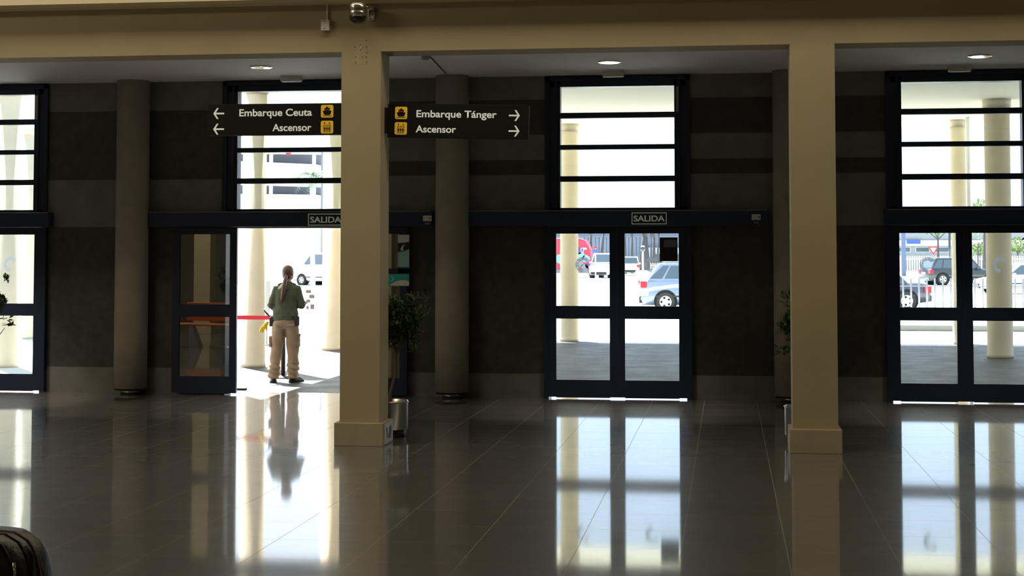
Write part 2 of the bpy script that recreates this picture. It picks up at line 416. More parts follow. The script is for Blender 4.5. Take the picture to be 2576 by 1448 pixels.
def mkdoor(n, c, open_, hx0, hx1):
    t = struct(empty('door_%d' % n, (c, YW, 0)))
    b = MB().box(hx0-c, hx1-c, -.17, -.01, 2.165, 2.365, 'navy2', bev=.006)
    hd = b.build('door_header', t)
    MB().box(hx0-c+.02, hx1-c-.02, -.172, -.168, 2.352, 2.36, 'grey').build('header_edge', hd)
    b = MB()
    for s in (-1, 1):
        xa, xb = sorted((s*.93, s*(.866 if not open_ else .87))); b.box(xa, xb, -.08 if not open_ else -.01, .25, 0, 2.37, 'navy')
    b.box(-.93, .93, -.01, .25, 2.15, 2.37, 'navy'); b.build('door_frame', t)
    if open_:
        leaf(t, -.68-LW, -.135, False, 'glassd'); leaf(t, .70, -.135, False, 'glassd')
    else:
        leaf(t, -LW-.0005, -.075); leaf(t, .0005, -.075)
    return t
mkdoor(1, BAYS[0], False, -11.7, -8.84)
d2 = mkdoor(2, BAYS[1], True, -7.48, -3.72)
d3 = mkdoor(3, BAYS[2], False, -3.27, .51)
mkdoor(4, BAYS[3], False, 1.92, 4.8)
for n, x, y in ((0, 1076, 549), (1, 1902, 546)):
    q = yp(x, y, YW-.17)
    t = tag(empty('door_sensor', q), ['small white sensor box on the header end left of the second round column', 'small white sensor box on the header end beside the right square column'][n], 'sensor')
    MB().box(-.055, .055, -.035, 0, -.036, .036, 'white', bev=.006).build('housing', t)
    MB().ell((.035, -.036, 0), (.008, .004, .012), 'black').build('lens', t)
    MB().box(-.03, .03, -.03, 0, -.075, -.06, 'grey').build('bracket', t)
def exit_sign(x0, x1, y0, y1, label):
    a = yp(x0, y1, YW-.185); c = yp(x1, y0, YW-.185); w = c.x-a.x; h = c.z-a.z
    t = tag(empty('exit_sign', a), label, 'sign', 'exit signs on the door headers')
    MB().box(0, w, 0, .012, 0, h, 'exit_g').build('sign_panel', t)
    b = MB(); e = .010
    b.box(0, w, -.003, 0, 0, e, 'exit_w'); b.box(0, w, -.003, 0, h-e, h, 'exit_w'); b.box(0, e, -.003, 0, e, h-e, 'exit_w'); b.box(w-e, w, -.003, 0, e, h-e, 'exit_w')
    b.build('sign_border', t)
    k = w/(x1-x0); fittext('SALIDA', 'exit_w', 'lettering', t, 5*k, w-5*k, h/2-7.2*k, 14.4*k, -.0015, .022)
exit_sign(1589, 1677, 534, 564, 'green SALIDA exit sign above the closed middle doors')
exit_sign(775, 864, 537, 567, 'green SALIDA exit sign above the open doorway, half behind the square column')
# ceiling-level emergency lights
for n, (x0, x1, y) in enumerate([(706, 760, 204), (1516, 1569, 191), (2385, 2443, 177)]):
    a = yp(x0, y, 19.7); c = yp(x1, y, 19.7)
    t = tag(empty('emergency_light', ((a.x+c.x)/2, 19.7, ZC)), 'slim white emergency light at the ceiling above the ' + ['open doorway', 'closed middle doors', 'doors on the far right'][n], 'light')
    MB().box(-.135, .135, -.05, .05, -.06, 0, 'white', bev=.008).build('housing', t)
    MB().box(-.125, .125, -.045, .045, -.068, -.058, 'diffuser').build('diffuser', t)
# recessed ceiling lamps
for n, (x, y, lab) in enumerate([(657, 168, 'left of the first square column'), (1533, 155, 'above the closed middle doors'), (2465, 140, 'at the right edge'), (-120, 185, 'out of the frame on the left')]):
    q = gp(x, y, ZC)
    t = tag(empty('recessed_lamp', q), 'round recessed ceiling lamp ' + lab, 'light')
    MB().lathe([(.115, -.012), (.130, -.014), (.142, 0), (.115, 0)], m='chrome').build('lamp_ring', t)
    MB().lathe([(.001, -.010), (.116, -.010), (.116, -.001), (.001, -.001)], m='lamp').build('lamp_disc', t)
    l = bpy.data.lights.new('downlight', 'SPOT'); l.energy = 340 if n < 3 else 800; l.spot_size = 1.05; l.spot_blend = .7; l.shadow_soft_size = .12; l.color = (1, .85, .68)
    lo = bpy.data.objects.new('downlight', l); C.objects.link(lo); lo.parent = t; lo.location = (0, 0, -.03)
# ceiling sensor with its cable
q = gp(1070, 140, ZC)
t = tag(empty('ceiling_detector', q), 'small dark detector on the soffit with a thin cable', 'detector')
MB().lathe([(.03, -.05), (.045, -.04), (.05, 0), (.001, 0)], m='grey').build('housing', t)
e = gp(1122, 184, ZC)
MB().tube([(0, 0, -.02), (.05, .05, -.012), (e.x-q.x, e.y-q.y, -.01)], .006, 'rubber', 6).build('cable', t)
# access plate on the wall
q = yp(2145, 526, YW)
tag(MB().box(-.09, .09, -.006, 0, -.09, .09, 'stone_l', bev=.002).build('wall_plate', None, q), 'flat square cover plate on the stone wall beside the far right doors', 'plate')

# ------------------------------------------------------------------ hanging direction signs
def ship(t, x, z, s, y):
    m = MB(); P = lambda pts: m.prism([(x+a*s, z+b*s) for a, b in pts], y-.0015, y, 'black')
    P([(-.30, -.16), (.30, -.16), (.22, -.30), (-.22, -.30)])
    P([(-.36, .02), (0, .13), (.36, .02), (.29, -.16), (-.29, -.16)])
    P([(-.22, .09), (-.22, .26), (.22, .26), (.22, .09), (0, .15)])
    P([(-.08, .26), (-.08, .36), (.08, .36), (.08, .26)])
    pts = [(-.36, -.34)] + [(-.36+.72*k/12, -.34+.02*math.sin(k*math.pi/1.5)) for k in range(13)]
    P([(a, b) for a, b in pts] + [(a, b-.045) for a, b in pts[::-1]])
    return m.build('ship_symbol', t)
def lift(t, x, z, s, y):
    m = MB()
    def bx(a, b, c, d): m.box(x+a*s, x+b*s, y-.0015, y, z+c*s, z+d*s, 'black')
    bx(-.30, .30, .13, .16); bx(-.30, .30, -.40, -.37); bx(-.30, -.27, -.37, .13); bx(.27, .30, -.37, .13)
    for k in (-.17, 0, .17):
        bx(k-.06, k+.06, -.20, -.02); bx(k-.04, k-.005, -.34, -.20); bx(k+.005, k+.04, -.34, -.20)
        m.prism([(x+(k+.04*math.cos(a))*s, z+(.045+.04*math.sin(a))*s) for a in np.linspace(0, 2*math.pi, 10)[:-1]], y-.0015, y, 'black')
    for cx, d in ((-.19, 1), (.19, -1)):
        m.prism([(x+(cx-.07)*s, z+(.30)*s), (x+cx*s, z+(.30+.11*d)*s), (x+(cx+.07)*s, z+.30*s)][::d], y-.0015, y, 'black')
        bx(cx-.02, cx+.02, .30-.1*(d > 0), .30+.1*(d < 0))
    m.prism([(x-.04*s, z+.19*s), (x, z+.24*s), (x+.04*s, z+.19*s)], y-.0015, y, 'black')
    return m.build('lift_symbol', t)
def pict(t, x, z, s, y, kind):
    r = s*.13; pts = []
    for cx, cz, a0 in ((s/2-r, s/2-r, 0), (-s/2+r, s/2-r, 90), (-s/2+r, -s/2+r, 180), (s/2-r, -s/2+r, 270)):
        for k in range(6): a = math.radians(a0+k*18); pts.append((x+cx+r*math.cos(a), z+cz+r*math.sin(a)))
    p_ = MB().prism(pts, y-.002, y, 'yellow').build('pictogram', t)
    (ship if kind == 's' else lift)(p_, x, z, s, y-.002)
def arrow(t, x, z, s, y, d):
    P = lambda pts: [(x+d*a*s, z+b*s) for a, b in pts]
    m = MB(); m.prism(P([(-.5, .075), (.32, .075), (.32, -.075), (-.5, -.075)]), y-.002, y, 'letters')
    for k in (1, -1): m.prism(P([(.02, .5*k), (.18, .5*k), (.52, 0), (.33, 0)]), y-.0022, y, 'letters')
    return m.build('arrow', t)
def dirsign(px0, px1, py0, py1, d, word, label, roll, xin):
    Y = 15.0; a = yp(px0, py1, Y); c = yp(px1, py0, Y); w = c.x-a.x; h = c.z-a.z
    t = tag(empty('direction_sign', (xin if d > 0 else xin, Y, a.z)), label, 'sign'); t.rotation_euler = (0, roll, 0)
    X = (lambda v: v) if d > 0 else (lambda v: -v)
    x0, x1 = sorted((0 if d > 0 else .055, X(w)))
    MB().box(x0, x1, 0, .07, 0, h, 'sign', bev=.004).build('sign_board', t)
    MB().box(*sorted((X(-.035) if d > 0 else .05, X(.004) if d > 0 else .09)), .01, .06, .04, h-.04, 'black').build('mounting_bracket', t)
    k = w/(px1-px0); OX = px0 if d > 0 else px1; mid = (px0+px1)/2
    def lx(p): return (p-OX)*k
    ytop = lambda p, yt: h-(yt-py0)*k                # picture row on the board -> height
    ics = (1008.2, 823) ; ic = ics[0] if d > 0 else ics[1]
    for kind, yy in (('s', 278.8), ('l', 317.5)): pict(t, lx(ic), ytop(0, yy), 31*k, 0, kind)
    if d > 0: rows = ((word, 1047, 1249, 288.5), ('Ascensor', 1046, 1148, 326.5))
    else: rows = ((word, 602, 785, 289.0), ('Ascensor', 686, 784, 326.0))
    for w_, xa, xb, yb in rows: fittext(w_, 'letters', 'lettering', t, lx(xa), lx(xb), ytop(0, yb), 17.2*k, -.001, .02)
    for yy in (282, 320.5): arrow(t, lx(1293 if d > 0 else 550), ytop(0, yy), 27*k, 0, d)
    return t
dirsign(974, 1329, 255.5, 345, 1, 'Embarque Tánger', 'black hanging sign reading Embarque Tánger and Ascensor, right of the column', .0235, yp(974, 300, 15.0).x)
dirsign(523, 851, 259, 342, -1, 'Embarque Ceuta', 'black hanging sign reading Embarque Ceuta and Ascensor, left of the column', .003, yp(851, 300, 15.0).x)

# ------------------------------------------------------------------ security camera, junction box, wall patch on the beam
q = yp(900, 30, 14.62)
t = tag(empty('security_camera', q), 'silver dome security camera on a bracket above the first square column', 'camera')
MB().lathe([(.001, .085), (.068, .082), (.08, .06), (.083, .012), (.078, .006), (.083, -.002), (.083, -.04), (.06, -.045), (.001, -.045)], m='steel').build('housing', t)
MB().lathe([(.081, -.038), (.083, -.052), (.072, -.083), (.045, -.106), (.001, -.114)], m='dome').build('dome', t)
MB().tube([(.05, .05, .05), (.10, .10, .05), (.13, .19, .04)], .02, 'steel').box(.06, .125, .17, .206, -.055, .075, 'steel', bev=.006).build('bracket', t)
q = yp(819, 64, 14.80)
t = tag(empty('junction_box', q), 'small white junction box with conduit left of the security camera', 'box')
MB().box(-.041, .041, -.02, .03, -.052, .055, 'white', bev=.005).build('housing', t)
MB().box(.005, .02, .005, .03, .055, .24, 'white').build('conduit', t)
for zz in (-.03, .04): MB().ell((-.005, -.021, zz), (.005, .003, .005), 'black', 8, 6).build('screw', t)
q = yp(908, 122, 14.83)
t = tag(MB().box(-.060, .060, -.001, 0, -.148, .105, 'patch').build('plaster_patch', None, q), 'paler plaster patch with screw holes below the security camera', 'patch')
hol = [(893, 80), (907, 95), (894, 103), (921, 102), (893, 119), (922, 118), (907, 113), (907, 127), (922, 132), (895, 143), (912, 143), (921, 143), (895, 157), (922, 156)]
for x, y in hol[3:]:
    h = yp(x, y, 14.83)-q
    MB().ell((h.x, -.003, h.z), (.004, .002, .005), 'dark', 8, 6).build('anchor_hole', t)
for x, y, a, c in ((908, 119, .012, .03), (907, 131, .01, .022), (902, 145, .008, .015), (914, 145, .007, .013)):
    h = yp(x, y, 14.83)-q
    MB().ell((h.x, -.002, h.z), (a*.6, .003, c*.6), 'chip', 10, 6).build('chipped_spot', t)

# ------------------------------------------------------------------ image and notice on the doors
t = tag(empty('door_image', (yp(1000, 640, 19.95).x, 19.949, 0)), 'flat image of a masked face over a teal band on the right open door leaf', 'door_image')  # flat image built from coloured pieces laid on the leaf glass
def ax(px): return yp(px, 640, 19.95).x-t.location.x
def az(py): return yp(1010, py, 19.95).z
MB().box(ax(1001), ax(1029.5), -.002, 0, az(687), az(590), 'imgb').build('face_panel', t)
MB().box(ax(1001), ax(1029.5), -.003, -.001, az(611), az(590), 'imgw').build('forehead', t)
MB().prism([(ax(1001), az(611)), (ax(1029.5), az(608.5)), (ax(1029.5), az(626)), (ax(1018), az(631)), (ax(1001), az(634))], -.003, -.001, 'imgk').build('eye_band', t)
MB().prism([(ax(1007), az(628)), (ax(1012), az(617)), (ax(1020), az(613.5)), (ax(1015), az(619)), (ax(1014), az(626)), (ax(1016), az(629)), (ax(1010), az(630))], -.004, -.002, 'imgw').build('eye_white', t)
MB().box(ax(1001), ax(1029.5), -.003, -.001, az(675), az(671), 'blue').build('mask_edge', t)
MB().box(ax(976), ax(1029.5), -.002, 0, az(689), az(675), 'imgk').build('dark_band', t)
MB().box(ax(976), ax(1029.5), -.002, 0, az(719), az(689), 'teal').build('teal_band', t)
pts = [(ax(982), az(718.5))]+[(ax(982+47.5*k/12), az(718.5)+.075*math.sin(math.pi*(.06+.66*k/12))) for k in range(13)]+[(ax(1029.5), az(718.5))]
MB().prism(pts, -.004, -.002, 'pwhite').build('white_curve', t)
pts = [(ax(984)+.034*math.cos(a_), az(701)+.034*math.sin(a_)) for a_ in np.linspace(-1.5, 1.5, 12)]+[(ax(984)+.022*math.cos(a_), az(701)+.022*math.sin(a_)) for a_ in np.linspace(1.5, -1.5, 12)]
MB().prism(pts, -.004, -.002, 'imgb').build('ring_mark', t)
q = yp(1682, 627, 20.02)
t = tag(empty('notice', (q.x, 20.012, q.z)), 'black rectangular notice on the glass of the right middle door leaf', 'notice')
MB().box(-.112, .112, -.004, 0, -.15, .15, 'black').build('backing', t)
MB().box(-.06, .112, -.0055, -.003, .03, .12, M['ink']).build('print', t)

# ------------------------------------------------------------------ potted ficus trees
def foliage(n, c, r, size, m, rnd, flat=.0):
    b = MB(); mi = b.mi(m)
    for i in range(n):
        while True:
            u = Vector((rnd.uniform(-1, 1), rnd.uniform(-1, 1), rnd.uniform(-1, 1)))
            if .25 < u.length < 1: break
        p = Vector(c)+Vector((u.x*r[0], u.y*r[1], u.z*r[2]))
        R = Matrix.Rotation(rnd.uniform(0, 6.28), 3, 'Z') @ Matrix.Rotation(rnd.uniform(-.3, 1.5), 3, 'X') @ Matrix.Rotation(rnd.uniform(-.6, .6), 3, 'Y')
        s = size*rnd.uniform(.7, 1.3)
        vs = [b.bm.verts.new(p + R @ Vector(q)*s) for q in ((0, 0, 0), (.28, .35, .04), (.22, .7, .03), (0, 1, -.06), (-.22, .7, .03), (-.28, .35, .04))]
        for f in (b.bm.faces.new((vs[0], vs[1], vs[2], vs[3])), b.bm.faces.new((vs[0], vs[3], vs[4], vs[5]))): f.material_index = mi
    return b
def ficus(x, y, label, seed, h=1.0, crown=(.27, .27, .30)):
    rnd = random.Random(seed)
    t = tag(empty('potted_ficus', (x, y, 0)), label, 'plant')
    p = MB().lathe([(.175, .075), (.182, .08), (.182, .335), (.19, .345), (.186, .36), (.174, .355), (.172, .27), (.001, .27)], m='steel', seg=56).build('pot', t)
    MB().lathe([(.155, 0), (.155, .08), (.001, .08)], m='black', seg=40).build('pot_foot', p)
    MB().lathe([(.168, .272), (.16, .285), (.001, .29)], m='soil', seg=24).build('soil', p)
    b = MB(); b.tube([(0, 0, .27), (.0, 0, .42), (.05, .02, .62), (.06, 0, .80), (.12, .0, 1.0)], [.016, .014, .013, .012, .009], 'bark', 8)
    for k in range(9):
        a = rnd.uniform(0, 6.28); z = rnd.uniform(.85, 1.1); l = rnd.uniform(.15, .26)
        z0_ = z-.18; x0_ = .06+max(0, z0_-.8)*.3
        b.tube([(x0_, .002, z0_), (x0_+l*.4*math.cos(a), l*.4*math.sin(a), z0_+.12), (x0_+l*math.cos(a), l*math.sin(a), z0_+.30)], [.008, .006, .003], 'bark', 6)
    b.build('trunk', t)
    f = foliage(2000, (.03, 0, 1.27+h-1), crown, .050, 'leaf', rnd)
    for k in range(14):
        a = rnd.uniform(0, 6.28); cz = 1.27+h-1+rnd.uniform(-.3, .28); rr = crown[0]*rnd.uniform(.8, 1.15)
        g = foliage(14, (.03+rr*math.cos(a), rr*math.sin(a), cz), (.07, .07, .06), .06, 'leaf', rnd)
        me = bpy.data.meshes.new('x'); g.bm.to_mesh(me); g.bm.free(); f.bm.from_mesh(me); bpy.data.meshes.remove(me)
    f.build('foliage', t, norm=False)
    return t
ficus(-3.335, 15.62, 'potted ficus in a steel planter behind the first square column', 3, .87, (.30, .26, .24))
ficus(.72, 15.62, 'potted ficus in a steel planter hidden behind the right square column', 5, .85, (.25, .22, .17))
q = yp(-62, 1060, 15.62); ficus(q.x, 15.62, 'potted ficus whose leaf tips enter at the left edge', 9, 1.02, (.26, .26, .16))
q = yp(2655, 1080, 15.5); ficus(q.x, 15.5, 'potted ficus whose top leaves enter at the right edge', 11, 1.55, (.26, .26, .35))

# ------------------------------------------------------------------ bench seen mirrored in the open door leaf
t = tag(empty('waiting_bench', (-9.88, 9.9, 0), .35), 'orange slatted waiting bench mirrored in the left open door leaf', 'bench')
MB().box(-.95, .75, -.25, .25, .43, .46, 'orange', bev=.01).build('seat', t)
MB().box(.75, .98, -.25, .25, .425, .465, 'white', bev=.01).build('seat_end', t)
MB().box(-.95, .15, -.31, -.27, .50, .86, 'orange', bev=.01).build('backrest', t)
for x in (-.6, .5):
    MB().prism([(x-.03, 0), (x+.25, 0), (x+.05, .43), (x-.03, .43)], -.05, .05, 'white').build('leg', t)

# ------------------------------------------------------------------ suitcase
def suitcase():
    x = yp(104, 1400, 6.0).x
    t = tag(empty('suitcase', (x-.31, 6.15, 0), -.32), 'black soft suitcase with a carry handle in the lower left corner', 'suitcase')
    b = MB(); w, d, h = .27, .17, .685
    secs = []
    for k in range(24):
        u = k/23; z = .05+u*(h-.05)
        e = 1.0
        if z > h-.20: e = math.sqrt(max(0, 1-((z-(h-.20))/.20)**2))*.5+.5
        if z < .13: e = .93+.07*(z-.05)/.08
        secs.append((0, 0, z, w*e, d*(.5+.5*e)))
    b.loft(secs, 'case', 48, 4); b.build('shell', t)
    for yy in (-.105, -.02, .03):
        pts = []
        for sgn in (-1, 1):
            side = [(sgn*(sw*.995*(1-.25*(abs(yy)/.17)**4)), yy, sz) for _, _, sz, sw, _ in secs if sz > .08]
            pts += side if sgn < 0 else side[::-1]
        MB().tube(pts, .0065, 'pink' if yy == .03 else 'black', 8).build('piping', t)
    MB().box(-.19, .19, -.185, -.14, .12, .56, 'case', bev=.03).build('front_pocket', t)
    MB().tube([(.255, -.05, .50), (.295, -.05, .53), (.295, -.05, .62), (.262, -.05, .65)], .012, 'rubber', 10).build('side_handle', t)
    z_ = MB().tube([(.262, -.11, .60), (.272, -.115, .56), (.270, -.12, .53)], .006, 'chrome', 8); z_.build('zip_pull', t)
    for xx in (-.2, .2):
        for yy in (-.11, .11): MB().tube([(xx-.012, yy, .03), (xx+.012, yy, .03)], .03, 'rubber', 16).build('wheel', t)
suitcase()
# ================================================================== OUTSIDE
struct(MB().box(-9.2, 13, YW+.3, 33.2, -.2, 0, 'pave').build('ground_portico'))
b = MB().box(-30, -9.2, YW+.3, 33.2, -.2, 0, 'asphalt'); b.box(-90, 90, 33.2, 260, -.2, 0, 'asphalt'); struct(b.build('ground_street'))
b = MB().box(-7.4, 14, YW+.35, 34.9, 4.55, 4.8, 'soffit'); struct(b.build('ceiling_portico'))
PC = []
def portico_column(px, py, label, r=.19, top=4.55):
    q = gp(px, py); t = tag(empty('portico_column', (q.x, q.y+r, 0)), label, 'column', None); PC.append(t)
    MB().lathe([(r*1.04, 0), (r*1.04, .06), (r, .07), (r, top)], m='cream', seg=40).build('shaft', t)
    if top > 4: MB().lathe([(r*1.12, top-.14), (r*1.12, top)], m='cream', seg=40).build('capital', t)
portico_column(628, 925, 'cream round column standing outside just left of the guard')
portico_column(829, 882, 'cream round column outside beyond the guard, beside the square column')
portico_column(1430, 859, 'cream round column seen through the left leaf of the middle doors')
portico_column(-2, 925, 'cream round column cut by the left picture edge', .20)
portico_column(62, 852, 'cream round column seen through the far left door glass')
portico_column(2522, 901, 'broad round column seen through the rightmost door leaf', .22)
portico_column(2419, 866, 'cream round column seen high in the far right window', .15)
q = gp(2442, 870); t = tag(MB().tube([(0, 0, 0), (0, 0, 4.55)], .042, 'bwhite', 16).build('drain_pipe', None, (q.x, q.y, 0)), 'thin white pipe outside the rightmost door leaf', 'pipe')
# door stop, kerb, fence
q = gp(612, 981); tag(MB().box(-.06, .06, -.04, .04, 0, .03, 'rubber', bev=.008).build('door_stop', None, (q.x-.02, q.y, 0)), 'small dark door stop on the threshold left of the guard', 'door stop')
a = gp(2255, 832); tag(MB().box(0, 9, 0, 3.0, 0, .14, 'kerb', bev=.02).build('kerb', None, a), 'grey raised kerb outside the far right doors', 'kerb')
a = gp(2262, 800); t = tag(empty('railing', a), 'galvanised post railing outside the far right doors', 'railing')
step = 18.8/4000*a.y/math.cos(PSI)
for k in range(22):
    MB().tube([(k*step+.12, 0, 0), (k*step+.12, 0, 1.12), (k*step+.12, 0, 1.14)], [.026, .026, .012], 'post', 12).build('post', t)
MB().box(0, 22*step, -.012, .012, .90, .93, 'post').build('rail', t)
MB().box(0, 22*step, -.012, .012, .06, .09, 'post').build('rail', t)

# ---- cars
def car(label, paint, loc, rz, L=4.3, Wd=1.76, Hh=1.45, kind='hatch', group=None, cat='car', name='car', dark_trim=False):
    t = tag(empty(name, loc, rz), label, cat)
    w = Wd/2; zb = .24; zs = Hh*.60; f, r = L/2, -L/2     # +x is the front
    hood = {'hatch': .62, 'sedan': .64, 'suv': .72, 'van': .80}[kind]*1.0
    nose = zs-.16
    st = [(f, .32, nose-.22, w*.70), (f-.10, zb, nose-.03, w*.88), (f-.45, zb, nose+.05, w*.97), (f-1.05, zb, zs-.03, w), (0, zb, zs, w), (r+.9, zb, zs+.02, w)]
    if kind == 'sedan': st += [(r+.35, zb, zs+.03, w*.97), (r+.08, zb+.03, zs-.02, w*.9), (r, zb+.10, zs-.18, w*.82)]
    else: st += [(r+.3, zb, zs+.02, w*.97), (r+.05, zb+.03, zs-.02, w*.92), (r, zb+.10, zs-.2, w*.86)]
    b = MB(); rings = []
    for x, z0, z1, ww in st[::-1]:
        zc = (z0+z1)/2
        half = [(ww*.80, z0), (ww*.97, z0+.08), (ww, zc), (ww*.985, z1-.12), (ww*.93, z1-.02), (ww*.6, z1+.02)]
        ring = [(y, z) for y, z in half]+[(-y, z) for y, z in half[::-1]]
        rings.append([b.bm.verts.new((x, y, z)) for y, z in ring])
    b._skin(rings, paint)
    cab = {'hatch': (.95, .35, -1.45, -1.92), 'sedan': (.85, .2, -.95, -1.5), 'suv': (.95, .4, -1.75, -2.05), 'van': (1.5, 1.0, -1.9, -2.05)}[kind]
    k = L/4.3; xa0, xa1, xc1, xc0 = [q*k for q in cab]; wt = w*.80; wb = w*.94; z0 = zs-.03; z1 = Hh
    vs = [b.bm.verts.new(p) for p in ((xa0, wb, z0), (xc0, wb, z0), (xc0, -wb, z0), (xa0, -wb, z0), (xa1, wt, z1), (xc1, wt, z1), (xc1, -wt, z1), (xa1, -wt, z1))]
    fs = [b.bm.faces.new([vs[i] for i in q]) for q in ((0, 1, 5, 4), (1, 2, 6, 5), (2, 3, 7, 6), (3, 0, 4, 7), (4, 5, 6, 7))]
    es = list({e for f_ in fs[:5] for e in f_.edges if e.verts[0].co.z > z0+.1 or e.verts[1].co.z > z0+.1})
    for f_ in fs: f_.material_index = b.mi(paint)
    bmesh.ops.bevel(b.bm, geom=es, offset=.07, segments=3, profile=.6, affect='EDGES')
    body = b.build('body', t)
    for p in body.data.polygons: p.use_smooth = True
    def lerp(a, c, u): return a+(c-a)*u
    def side(x, u, s): return (x, s*(lerp(wb, wt, u)+.006), lerp(z0, z1, u))
    for s in (1, -1):
        segs = [(0.06, .44), (.47, .78), (.81, .97)] if kind in ('suv', 'hatch', 'van') else [(.06, .48), (.51, .92)]
        for a, c in segs:
            lo = lambda u: lerp(xa0, xc0, u); hi = lambda u: lerp(xa1, xc1, u)
            pa, pb, pc, pd = side(lo(a), .12, s), side(lo(c), .12, s), side(hi(c)-(0 if c < .9 else -.06), .86, s), side(hi(a), .86, s)
            q = MB(); off = Vector((0, .004*s, 0)); P = [Vector(v) for v in (pa, pb, pc, pd)]
            A = [q.bm.verts.new(v-off) for v in P]; B = [q.bm.verts.new(v+off) for v in P]
            for F_ in (A, B[::-1], *[(A[i], B[i], B[(i+1) % 4], A[(i+1) % 4]) for i in range(4)]): q.bm.faces.new(F_)
            q.mi('cglass'); q.build('side_window', t)
    for xb_, xt_, s in ((xa0, xa1, 1), (xc0, xc1, -1)):
        lo, hi = .14, .88
        q = MB(); P = [Vector((lerp(xb_, xt_, lo)+.008*s, wb*.88, lerp(z0, z1, lo))), Vector((lerp(xb_, xt_, lo)+.008*s, -wb*.88, lerp(z0, z1, lo))), Vector((lerp(xb_, xt_, hi)+.008*s, -wt*.86, lerp(z0, z1, hi))), Vector((lerp(xb_, xt_, hi)+.008*s, wt*.86, lerp(z0, z1, hi)))]
        off = Vector((.006, 0, 0)); A = [q.bm.verts.new(v-off) for v in P]; B = [q.bm.verts.new(v+off) for v in P]
        for F_ in (A, B[::-1], *[(A[i], B[i], B[(i+1) % 4], A[(i+1) % 4]) for i in range(4)]): q.bm.faces.new(F_)
        q.mi('cglass'); q.build('windscreen' if s > 0 else 'rear_window', t)
    R_ = .31 if kind != 'suv' else .35
    for x in (f-.82, r+.78):
        for s in (1, -1):
            MB().tube([(x, s*(w-.30), R_+.01), (x, s*(w+.004), R_+.01)], R_+.06, 'dark', 28).build('wheel_arch', t)
            wh = MB().tube([(x, s*(w-.22), R_), (x, s*(w-.01), R_), (x, s*(w+.015), R_)], [R_, R_, R_*.93], 'tyre', 28).build('wheel', t)
            m = MB().tube([(x, s*(w), R_), (x, s*(w+.022), R_)], R_*.62, 'alloy', 24)
            m.build('wheel_rim', wh)
            for j in range(5):
                m = MB(); a = j*1.2566; m.tube([(x+R_*.42*math.cos(a), s*(w+.015), R_+R_*.42*math.sin(a)), (x+R_*.42*math.cos(a), s*(w+.026), R_+R_*.42*math.sin(a))], R_*.12, 'dark', 10); m.build('rim_hole', wh)
    for s in (1, -1):
        MB().box(r-.012, r+.22, min(s*w*.98, s*w*.70), max(s*w*.98, s*w*.70), zs-.28, zs-.05, 'red', bev=.02).build('tail_light', t)
        MB().box(f-.30, f-.02, min(s*w*.92, s*w*.60), max(s*w*.92, s*w*.60), nose-.20, nose-.06, 'chrome', bev=.03).build('headlight', t)
        MB().box(xa0-.42, xa0-.28, min(s*(w), s*(w+.14)), max(s*w, s*(w+.14)), zs-.02, zs+.12, paint, bev=.03).build('mirror', t)
        MB().box(-.35, -.18, min(s*(w-.0), s*(w+.02)), max(s*w, s*(w+.02)), zs-.14, zs-.11, 'black').build('door_handle', t)
        MB().box(r+.5, f-.5, min(s*(w*.985), s*(w+.012)), max(s*w*.985, s*(w+.012)), zb+.22, zb+.27, 'black').build('side_trim', t)
    MB().box(r-.035, r+.10, -w*.84, w*.84, zb+.05, zb+.25, 'black' if dark_trim else paint, bev=.03).build('rear_bumper', t)
    MB().box(f-.10, f+.03, -w*.72, w*.72, zb+.02, zb+.24, 'black', bev=.03).build('front_bumper', t)
    MB().box(r-.045, r-.02, -.26, .26, zs-.32, zs-.21, 'plate').build('number_plate', t)
    if kind in ('suv', 'hatch'):
        for s in (1, -1): MB().tube([(xa1-.15, s*wt*.9, z1+.01), (xa1-.2, s*wt*.9, z1+.05), (xc1+.2, s*wt*.9, z1+.05), (xc1+.15, s*wt*.9, z1+.01)], .015, 'grey', 8).build('roof_rail', t)
    return t
q = gp(1605, 763); Yc = 58.0
a = yp(1606, 700, Yc); car('light silver estate car with red tail lights, seen through the right middle door leaf', M['silverb'], (a.x+2.15, Yc+.8, 0), 0.10, kind='hatch', Hh=1.50)
a = yp(1612, 740, 51); car('pale silver car in front of the silver estate, only its nose and front wheel showing', M['silver'], (a.x+2.1, 51.9, 0), math.pi+.02, kind='hatch', Hh=1.42)
a = yp(1580, 690, 140); car('small white off-roader seen from behind, far across the car park', M['cwhite'], (a.x, 142, 0), math.pi/2+.08, kind='suv', Hh=1.66, L=4.2, dark_trim=True)
a = yp(1519, 697, 124); car('white boxy van beside the red coach', M['cwhite'], (a.x, 126, 0), math.pi*1.44, kind='van', Hh=1.95, L=4.3, cat='van', name='van', dark_trim=True)
a = yp(2331, 750, 54); car('dark saloon car behind the railing, at the left of the far right doors', M['cdark2'], (a.x-2.2, 54, 0), math.pi, kind='sedan', Hh=1.42, L=4.5)
a = yp(2332, 715, 98); car('dark green off-roader behind the railing, right of the give-way sign', M['cdark'], (a.x+2.1, 99, 0), .28, kind='suv', Hh=1.62, L=4.6, Wd=1.85)
a = yp(2432, 710, 100); car('silver blue saloon parked beyond the rightmost door leaf', M['silverb'], (a.x+2.6, 92, 0), math.pi*.95, kind='sedan', Hh=1.42)
a = yp(2466, 735, 76); car('white car nearest the railing at the far right', M['cwhite'], (a.x+2.1, 77, 0), math.pi+.05, kind='hatch', Hh=1.42)
a = yp(778, 700, 92); car('white van with blue windows beyond the guard', M['cwhite'], (a.x+1.0, 93, 0), math.pi*.85, kind='van', Hh=1.95, L=4.6, cat='van', name='van')

